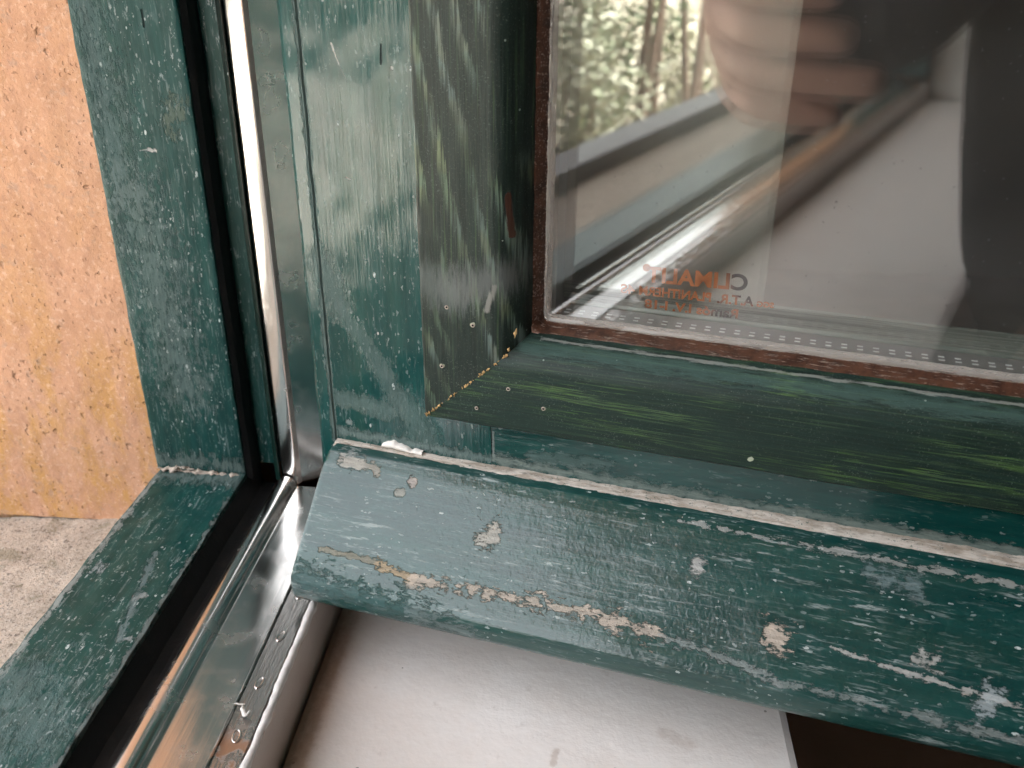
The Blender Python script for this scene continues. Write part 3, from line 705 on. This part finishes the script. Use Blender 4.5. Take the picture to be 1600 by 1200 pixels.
# putty line over the weatherboard
V = []; F = []; SS = graded(.0065, .30, UR-.002, .0007, .02); PP = 8
for s in SS:
    g = .0006+.0016*min(1, (s-.006)/.22)
    wd = g*(1+.40*noise.fractal(Vector((s*70, 3, 0)), .8, 2, 4)); wd = max(wd, .0005)
    for j in range(PP):
        t = j/(PP-1); w = .0000+.0048*math.sin(t*math.pi*.5)*.85+.0002; z = .0395+wd*(1-t)+.0006*(1-t)
        z += .00022*noise.fractal(Vector((s*260, t*5, 1)), .8, 2, 3); w += .00018*noise.fractal(Vector((s*200, t*6, 7)), .8, 2, 3)
        if j == 0: w = -.0003
        if j == PP-1: z = .0394
        V.append(P(s, w, z))
for i in range(len(SS)-1):
    for j in range(PP-1): F.append((i*PP+j, (i+1)*PP+j, (i+1)*PP+j+1, i*PP+j+1))
def m_putty():
    s = N('cracked_putty'); st = s.scale(s.tc, (.10, 1, 1)); f = s.noise(st, 900, 5, .75); g = s.noise(s.scale(s.tc, (.25, 1, 1)), 420, 5, .7)
    c = s.mix(s.ramp(g, .38, .62), (.40, .34, .28), (.62, .57, .51))
    c = s.mix(s.ramp(f, .60, .68), c, (.06, .06, .05)); c = s.mix(s.mul(s.ramp(s.noise(s.tc, 500, 5, .8), .58, .64), .7), c, (.03, .09, .08))
    return s.done(s.bsdf(c, .9, 0, .2, s.bump(s.add(g, s.mul(f, .6)), .0008)))
mesh('putty_line', V, F, m_putty(), sa)
# flake of thick white paint standing on the putty
V = []; F = []; n = 22
for i in range(n+1):
    t = i/n; u = .0275+.0175*t; hgt = (.0021*math.sin(math.pi*min(1, t*1.25+.08)) if t < .75 else .0009)*(1+.5*nz((u, 0, 0), 500, 3))+.0003; z0 = .0420-.0010*t+.0003*nz((u, 1, 0), 400, 5)
    for (w, z) in ((.0000, z0+hgt), (.0016, z0+hgt*.9), (.0024, z0+hgt*.45), (.0020, z0-.0002), (0, z0-.0004)): V.append(P(u, w, z))
for i in range(n):
    for j in range(4): F.append((i*5+j, (i+1)*5+j, (i+1)*5+j+1, i*5+j+1))
mesh('paint_flake', V, F, M_flake, sa)
# printed lettering on the inner face of the front pane, seen mirrored from here
def text(body, u_start, z, size, lab=None, width=None, ang=0):
    cu = bpy.data.curves.new('lettering', 'FONT'); cu.body = body; cu.size = size; cu.extrude = .00003; cu.offset = size*.032
    o = bpy.data.objects.new('lettering', cu); COL.objects.link(o)
    dg = bpy.context.evaluated_depsgraph_get(); me = bpy.data.meshes.new_from_object(o.evaluated_get(dg))
    COL.objects.unlink(o); bpy.data.objects.remove(o)
    xs = [v.co.x for v in me.vertices]; w0 = max(xs)-min(xs); k = (width/w0) if width else 1
    ca, sa_ = math.cos(ang), math.sin(ang)
    for v in me.vertices:
        x, y = (v.co.x-min(xs))*k, v.co.y
        xr, yr = x*ca-y*sa_, x*sa_+y*ca
        v.co = Vector((.15+(u_start-xr-.15)*1.035+.0008, .02790+v.co.z, .1135+(z+yr-.1135)*1.035-.0057))
    me.materials.clear(); me.materials.append(M_letter)
    o = link(bpy.data.objects.new('lettering', me), sa); return o
text('CLIMALIT', .1596, .1201, .0079, width=.0350, ang=R(-1.5))
text('\u2022', .1258, .1212, .0090, ang=0)
text('SGG', .1692, .1149, .0026, width=.0058, ang=R(-1.5))
text('A.T.R.', .1624, .1147, .0047, width=.0125, ang=R(-1.5))
text('PLANITHERM', .1478, .1144, .0047, width=.0255, ang=R(-1.0))
text('4S', .1208, .1139, .0047, width=.0052, ang=R(-1.0))
text('Ram\u00f3s I.V. I-18', .1576, .1094, .0047, width=.0330, ang=R(-.3))

# ------------------------------------------------------------------ the person taking the picture (seen in the pane) and the phone
def fr3(r, u, f): return CAMLOC + CR*r + CU*u + CF*f
M_phone = flat('phone_black', (.012, .012, .014), .25, .5, 100, .1)
def phone():
    root = tag(empty('smartphone', fr3(0, -.05, -.012)), 'dark smartphone held upright in front of the open sash', 'phone')
    bm = bmesh.new(); bmesh.ops.create_cube(bm, size=1)
    for v in bm.verts: v.co = Vector((v.co.x*.078-.026, v.co.y*.155-.052, v.co.z*.008-.009))
    bmesh.ops.bevel(bm, geom=[e for e in bm.edges if abs((e.verts[0].co-e.verts[1].co).z) > .005], offset=.010, segments=5, affect='EDGES')
    bmesh.ops.bevel(bm, geom=[e for e in bm.edges if e.calc_face_angle(0) > 1], offset=.0015, segments=2, affect='EDGES')
    me = bpy.data.meshes.new('case'); bm.to_mesh(me); bm.free(); me.materials.append(M_phone)
    o = bpy.data.objects.new('case', me); COL.objects.link(o)
    mm = Matrix((CR, CU, CF)).transposed().to_4x4(); mm.translation = CAMLOC
    o.parent = root; o.matrix_parent_inverse = Matrix.Translation(-Vector(root.location)); o.matrix_basis = mm
phone()
def skin(name, nodes, edges, mat, parent=None, sub=2, root=0):
    me = bpy.data.meshes.new(name); me.from_pydata([n_[0] for n_ in nodes], edges, [])
    o = bpy.data.objects.new(name, me); COL.objects.link(o)
    md = o.modifiers.new('skin', 'SKIN'); md.use_smooth_shade = True
    for i, n_ in enumerate(nodes):
        r = n_[1] if isinstance(n_[1], tuple) else (n_[1], n_[1]); me.skin_vertices[0].data[i].radius = r
        me.skin_vertices[0].data[i].use_root = (i == root)
    ms = o.modifiers.new('sub', 'SUBSURF'); ms.levels = sub; ms.render_levels = sub
    dg = bpy.context.evaluated_depsgraph_get(); m2 = bpy.data.meshes.new_from_object(o.evaluated_get(dg))
    COL.objects.unlink(o); bpy.data.objects.remove(o)
    m2.materials.clear(); m2.materials.append(mat); m2.polygons.foreach_set('use_smooth', [True]*len(m2.polygons))
    return link(bpy.data.objects.new(name, m2), parent)
M_skin = flat('skin', (.58, .34, .27), .5, .4, 30, .12, .0002, 400)
M_shirt = flat('white_cotton', (.74, .73, .76), .85, .2, 40, .05, .001, 90)
M_vest = flat('dark_wool_vest', (.020, .020, .024), .9, .2, 40, .2, .0008, 300)
M_trouser = flat('dark_trousers', (.015, .017, .025), .9, .2, 40, .2, .0008, 300)
M_hair = flat('brown_hair', (.035, .022, .015), .6, .3, 200, .4, .002, 120)
def person():
    root = tag(empty('person', (.42, -.65, -.95)), 'person in dark jacket over white shirt leaning over the window board, holding a phone', 'person')
    off = Matrix.Translation(-Vector(root.location))
    pel = Vector((.365, -.640, -.13)); waist = Vector((.312, -.640, .04)); chest = Vector((.298, -.690, .27)); neck = Vector((.262, -.735, .45)); hd = Vector((.218, -.735, .555)); crown = Vector((.210, -.722, .612))
    shR = Vector((.235, -.600, .36)); elR = Vector((.150, -.580, .165)); wrR = fr3(-.098, -.150, -.060)
    shL = Vector((.400, -.840, .36)); elL = Vector((.480, -.900, .10)); wrL = Vector((.520, -.860, -.130)); haL = Vector((.525, -.850, -.185))
    hipR = Vector((.385, -.560, -.22)); knR = Vector((.400, -.560, -.56)); anR = Vector((.440, -.560, -.89)); toR = Vector((.330, -.540, -.925))
    hipL = Vector((.385, -.735, -.22)); knL = Vector((.420, -.745, -.56)); anL = Vector((.470, -.755, -.89)); toL = Vector((.360, -.765, -.925))
    nd = [(pel, (.095, .10)), (waist, (.085, .085)), (chest, (.095, .095)), (neck, (.055, .055)), (hd, (.075, .085)), (crown, (.06, .07)),
          (shR, .055), (elR, .043), (wrR, (.026, .022)), (shL, .055), (elL, .043), (wrL, .027), (haL, (.035, .018)),
          (hipR, .085), (knR, .058), (anR, .038), (toR, (.04, .03)), (hipL, .085), (knL, .058), (anL, .038), (toL, (.04, .03))]
    ed = [(0, 1), (1, 2), (2, 3), (3, 4), (4, 5), (2, 6), (6, 7), (7, 8), (2, 9), (9, 10), (10, 11), (11, 12), (0, 13), (13, 14), (14, 15), (15, 16), (0, 17), (17, 18), (18, 19), (19, 20)]
    # right hand: palm beside the phone, four fingers round its face, thumb behind it
    p0 = len(nd); nd.append((fr3(-.097, -.098, -.022), (.034, .016))); ed.append((8, p0))
    fl = ((-.044, -.002, .0142), (-.074, .006, .0150), (-.105, .024, .0150), (-.134, -.006, .0130))
    for (u, tip, r) in fl:
        a = len(nd)
        nd += [(fr3(-.092, u, -.006), r), (fr3(-.070, u+.001, .011), r), (fr3(-.036, u+.002, .0145), r*.95), (fr3(tip, u+.001, .0115), r*.78)]
        ed += [(p0, a), (a, a+1), (a+1, a+2), (a+2, a+3)]
    a = len(nd); nd += [(fr3(-.080, -.090, -.040), .013), (fr3(-.055, -.062, -.034), .0115), (fr3(-.034, -.045, -.026), .0095)]; ed += [(p0, a), (a, a+1), (a+1, a+2)]
    # left-hand fingers
    for k in range(4):
        a = len(nd); x_ = .205+.018*k
        y_ = -.610-.020*k; y_ = -.820-.020*k; nd += [(Vector((.526, y_, -.225)), .009), (Vector((.522, y_, -.252)), .0085), (Vector((.512, y_, -.272)), .007)]; ed += [(12, a), (a, a+1), (a+1, a+2)]
    a = len(nd); nd += [(Vector((.505, -.815, -.185)), .011), (Vector((.490, -.805, -.210)), .009)]; ed += [(12, a), (a, a+1)]
    b = skin('body', [(tuple(n_[0]), n_[1]) for n_ in nd], ed, M_skin, None, 2)
    b.parent = root; b.matrix_parent_inverse = off
    def cloth(name, nn, ee, mat, sub=2):
        c = skin(name, [(tuple(q[0]), q[1]) for q in nn], ee, mat, None, sub); c.parent = root; c.matrix_parent_inverse = off; return c
    mid = elR.lerp(wrR, .38)
    cloth('shirt', [(neck.lerp(chest, .75), (.10, .085)), (neck.lerp(chest, .25), (.068, .066))], [(0, 1)], M_shirt)
    cloth('jacket', [(pel.lerp(waist, -.1), (.128, .128)), (waist, (.118, .120)), (chest, (.120, .118)), (shR, .074), (elR, .054), (elR.lerp(wrR, .8), .038), (shL, .074), (elL, .054), (elL.lerp(wrL, .8), .040), (neck.lerp(chest, .5), .075)],
          [(0, 1), (1, 2), (2, 3), (3, 4), (4, 5), (2, 6), (6, 7), (7, 8), (2, 9)], M_vest)
    cloth('trousers', [(pel, (.122, .112)), (hipR, .098), (knR, .072), (anR, .055), (hipL, .098), (knL, .072), (anL, .055)], [(0, 1), (1, 2), (2, 3), (0, 4), (4, 5), (5, 6)], M_trouser)
    cloth('hair', [(hd+Vector((.030, -.004, .015)), (.080, .085)), (crown+Vector((.010, 0, .008)), (.066, .074)), (hd+Vector((.045, 0, -.04)), .060)], [(0, 1), (0, 2)], M_hair)
    # face: eyes, nose, ears
    fwd = Vector((-.15, .80, -.58)).normalized(); side = fwd.cross(Vector((0, 0, 1))).normalized(); up = side.cross(fwd)
    def ball(name, c, r, mat, sc=(1, 1, 1)):
        bm = bmesh.new(); bmesh.ops.create_uvsphere(bm, u_segments=14, v_segments=9, radius=r)
        for v in bm.verts: v.co = Vector(c)+side*v.co.x*sc[0]+fwd*v.co.y*sc[1]+up*v.co.z*sc[2]
        me = bpy.data.meshes.new(name); bm.to_mesh(me); bm.free(); me.materials.append(mat); me.polygons.foreach_set('use_smooth', [True]*len(me.polygons))
        o = link(bpy.data.objects.new(name, me)); o.parent = root; o.matrix_parent_inverse = off
    M_eye = flat('eye', (.6, .58, .55), .2, .5)
    for k in (-1, 1):
        ball('eye', hd+fwd*.078+side*.030*k+up*.01, .011, M_eye); ball('ear', hd+side*.080*k-fwd*.005, .026, M_skin, (.35, .7, 1.2))
    ball('nose', hd+fwd*.092-up*.012, .014, M_skin, (.8, 1.1, 1.4)); ball('mouth', hd+fwd*.080-up*.045, .018, flat('lips', (.40, .16, .14), .5), (1.2, .4, .35))
person()

# ------------------------------------------------------------------ garden outside (seen reflected in the pane and the metal)
def leaf_mat(name, a, b):
    s = N(name); geo = s.new('ShaderNodeNewGeometry'); c = s.mix(geo.outputs['Random Per Island'], a, b)
    return s.done(s.bsdf(c, .55, 0, .35))
ML = [leaf_mat('leaf_grey_green', (.12, .14, .08), (.38, .38, .30)), leaf_mat('leaf_dark', (.025, .06, .018), (.08, .12, .04)), leaf_mat('leaf_yellow', (.20, .21, .11), (.45, .43, .32))]
M_darkleaf = leaf_mat('leaf_very_dark', (.006, .014, .006), (.020, .035, .014))  # extra dark foliage for the trees that dim the stile reflection
M_bark = flat('bark', (.12, .085, .065), .9, .1, 20, .4, .01, 30)
def tubes(segs, V, F, k=6):
    for a, b, ra, rb in segs:
        a = Vector(a); b = Vector(b); d = (b-a).normalized(); p = d.orthogonal().normalized(); q = d.cross(p); n0 = len(V)
        for c, r in ((a, ra), (b, rb)):
            for j in range(k): t = 2*math.pi*j/k; V.append(c+(p*math.cos(t)+q*math.sin(t))*r)
        for j in range(k): F.append((n0+j, n0+(j+1) % k, n0+k+(j+1) % k, n0+k+j))
def plant(name, label, cat, loc, h, spread, nst, nleaf, lsize, mat, group=None, trunk=.012, seed=0, bare=.15):
    rnd = random.Random(seed); root = tag(empty(name, loc), label, cat, group)
    V = []; F = []; LV = []; LF = []; tips = []
    for i in range(nst):
        a = rnd.uniform(0, 6.28); t = rnd.uniform(.2, 1)*spread; p = Vector((rnd.uniform(-.1, .1)*spread, rnd.uniform(-.1, .1)*spread, 0)); e = Vector((math.cos(a)*t, math.sin(a)*t, h*rnd.uniform(.6, 1)))
        m1 = p.lerp(e, .5)+Vector((rnd.uniform(-.1, .1), rnd.uniform(-.1, .1), .1))*spread
        tubes([(p, m1, trunk, trunk*.7), (m1, e, trunk*.7, trunk*.25)], V, F); tips += [(p, m1), (m1, e)]
    for i in range(nleaf):
        a, b = rnd.choice(tips); t = rnd.random(); c = a.lerp(b, t)+Vector((rnd.gauss(0, 1), rnd.gauss(0, 1), rnd.gauss(0, .7)))*spread*.16
        if c.z < h*bare: continue
        d = Vector((rnd.gauss(0, 1), rnd.gauss(0, 1), rnd.gauss(0, .6))).normalized(); e = d.orthogonal().normalized(); e.rotate(Matrix.Rotation(rnd.random()*6, 3, d)); l = lsize*rnd.uniform(.6, 1.3); n0 = len(LV)
        LV += [c, c+d*l*.5+e*l*.22, c+d*l, c+d*l*.5-e*l*.22]; LF.append((n0, n0+1, n0+2, n0+3))
    mesh('stem', V, F, M_bark, root); mesh('foliage', LV, LF, mat, root, smooth=False)
GZ = -1.78
plant('shrub', 'grey green leafy shrub reflected at the left edge of the pane', 'shrub', (-3.0, -6.1, GZ), 1.5, .75, 12, 2600, .085, ML[0], 'shrubs in the garden', seed=1)
plant('shrub', 'dark green shrub beside the thin grey trunks in the reflection', 'shrub', (-3.6, -7.6, GZ), 1.45, .7, 12, 2200, .08, ML[1], 'shrubs in the garden', seed=2)
plant('shrub', 'yellow green low shrub nearest the hand in the reflection', 'shrub', (-3.3, -8.9, GZ), 1.3, .8, 12, 2000, .085, ML[2], 'shrubs in the garden', seed=3)
plant('shrub', 'tall pale shrub farthest back in the reflected garden', 'shrub', (-5.2, -10.6, GZ), 2.6, 1.2, 14, 3200, .10, ML[0], 'shrubs in the garden', seed=4)
plant('tree', 'dense dark tree added to darken the stile reflection, above the low wall', 'tree', (-6.3, -5.0, GZ), 3.6, 1.5, 16, 8000, .22, M_darkleaf, 'added dark trees behind the low wall', trunk=.05, seed=31, bare=.02)  # trees put in to darken the stile reflection above its bright band
plant('tree', 'dense dark tree added to darken the stile reflection, right of the low wall end', 'tree', (-6.6, -7.6, GZ), 3.8, 1.4, 16, 8000, .22, M_darkleaf, 'added dark trees behind the low wall', trunk=.05, seed=32, bare=.02)
plant('tree', 'broad dark tree added to darken the stile reflection, behind the low wall', 'tree', (-6.4, -2.4, GZ), 3.4, 1.5, 16, 8000, .22, M_darkleaf, 'added dark trees behind the low wall', trunk=.05, seed=33, bare=.02)
for i, (x, y, lab) in enumerate(((-2.9, -6.9, 'thin bare grey trunk left of the others in the reflected garden'), (-3.1, -7.7, 'slightly leaning thin trunk in the middle of the reflected garden'), (-2.8, -7.95, 'thin trunk closest to the reflected hand'))):
    plant('sapling', lab, 'tree', (x, y, GZ), 3.2, .35, 3, 260, .09, ML[i % 3], 'saplings in the garden', trunk=.035, seed=20+i, bare=.55)
def wallm():
    s = N('whitewashed_wall'); c = s.mix(s.noise(s.tc, 2, 6, .7), (.52, .49, .44), (.68, .65, .60)); return s.done(s.bsdf(c, .9, 0, .1, s.bump(s.noise(s.tc, 30, 4), .01)))
MW = wallm()
tag(box('garden_wall', (-9.4, -18, GZ-.3), (-9.1, 4, .9), MW, None, .02), 'long pale garden wall at the back of the garden', 'wall')
tag(box('reflector_wall', (-4.2, -5.0, GZ-.3), (-4.0, 2.5, -.62), MW, None, .02), 'low whitewashed wall added to put a bright reflection on the stile', 'wall')  # unseen wall added so the stile catches a bright reflection
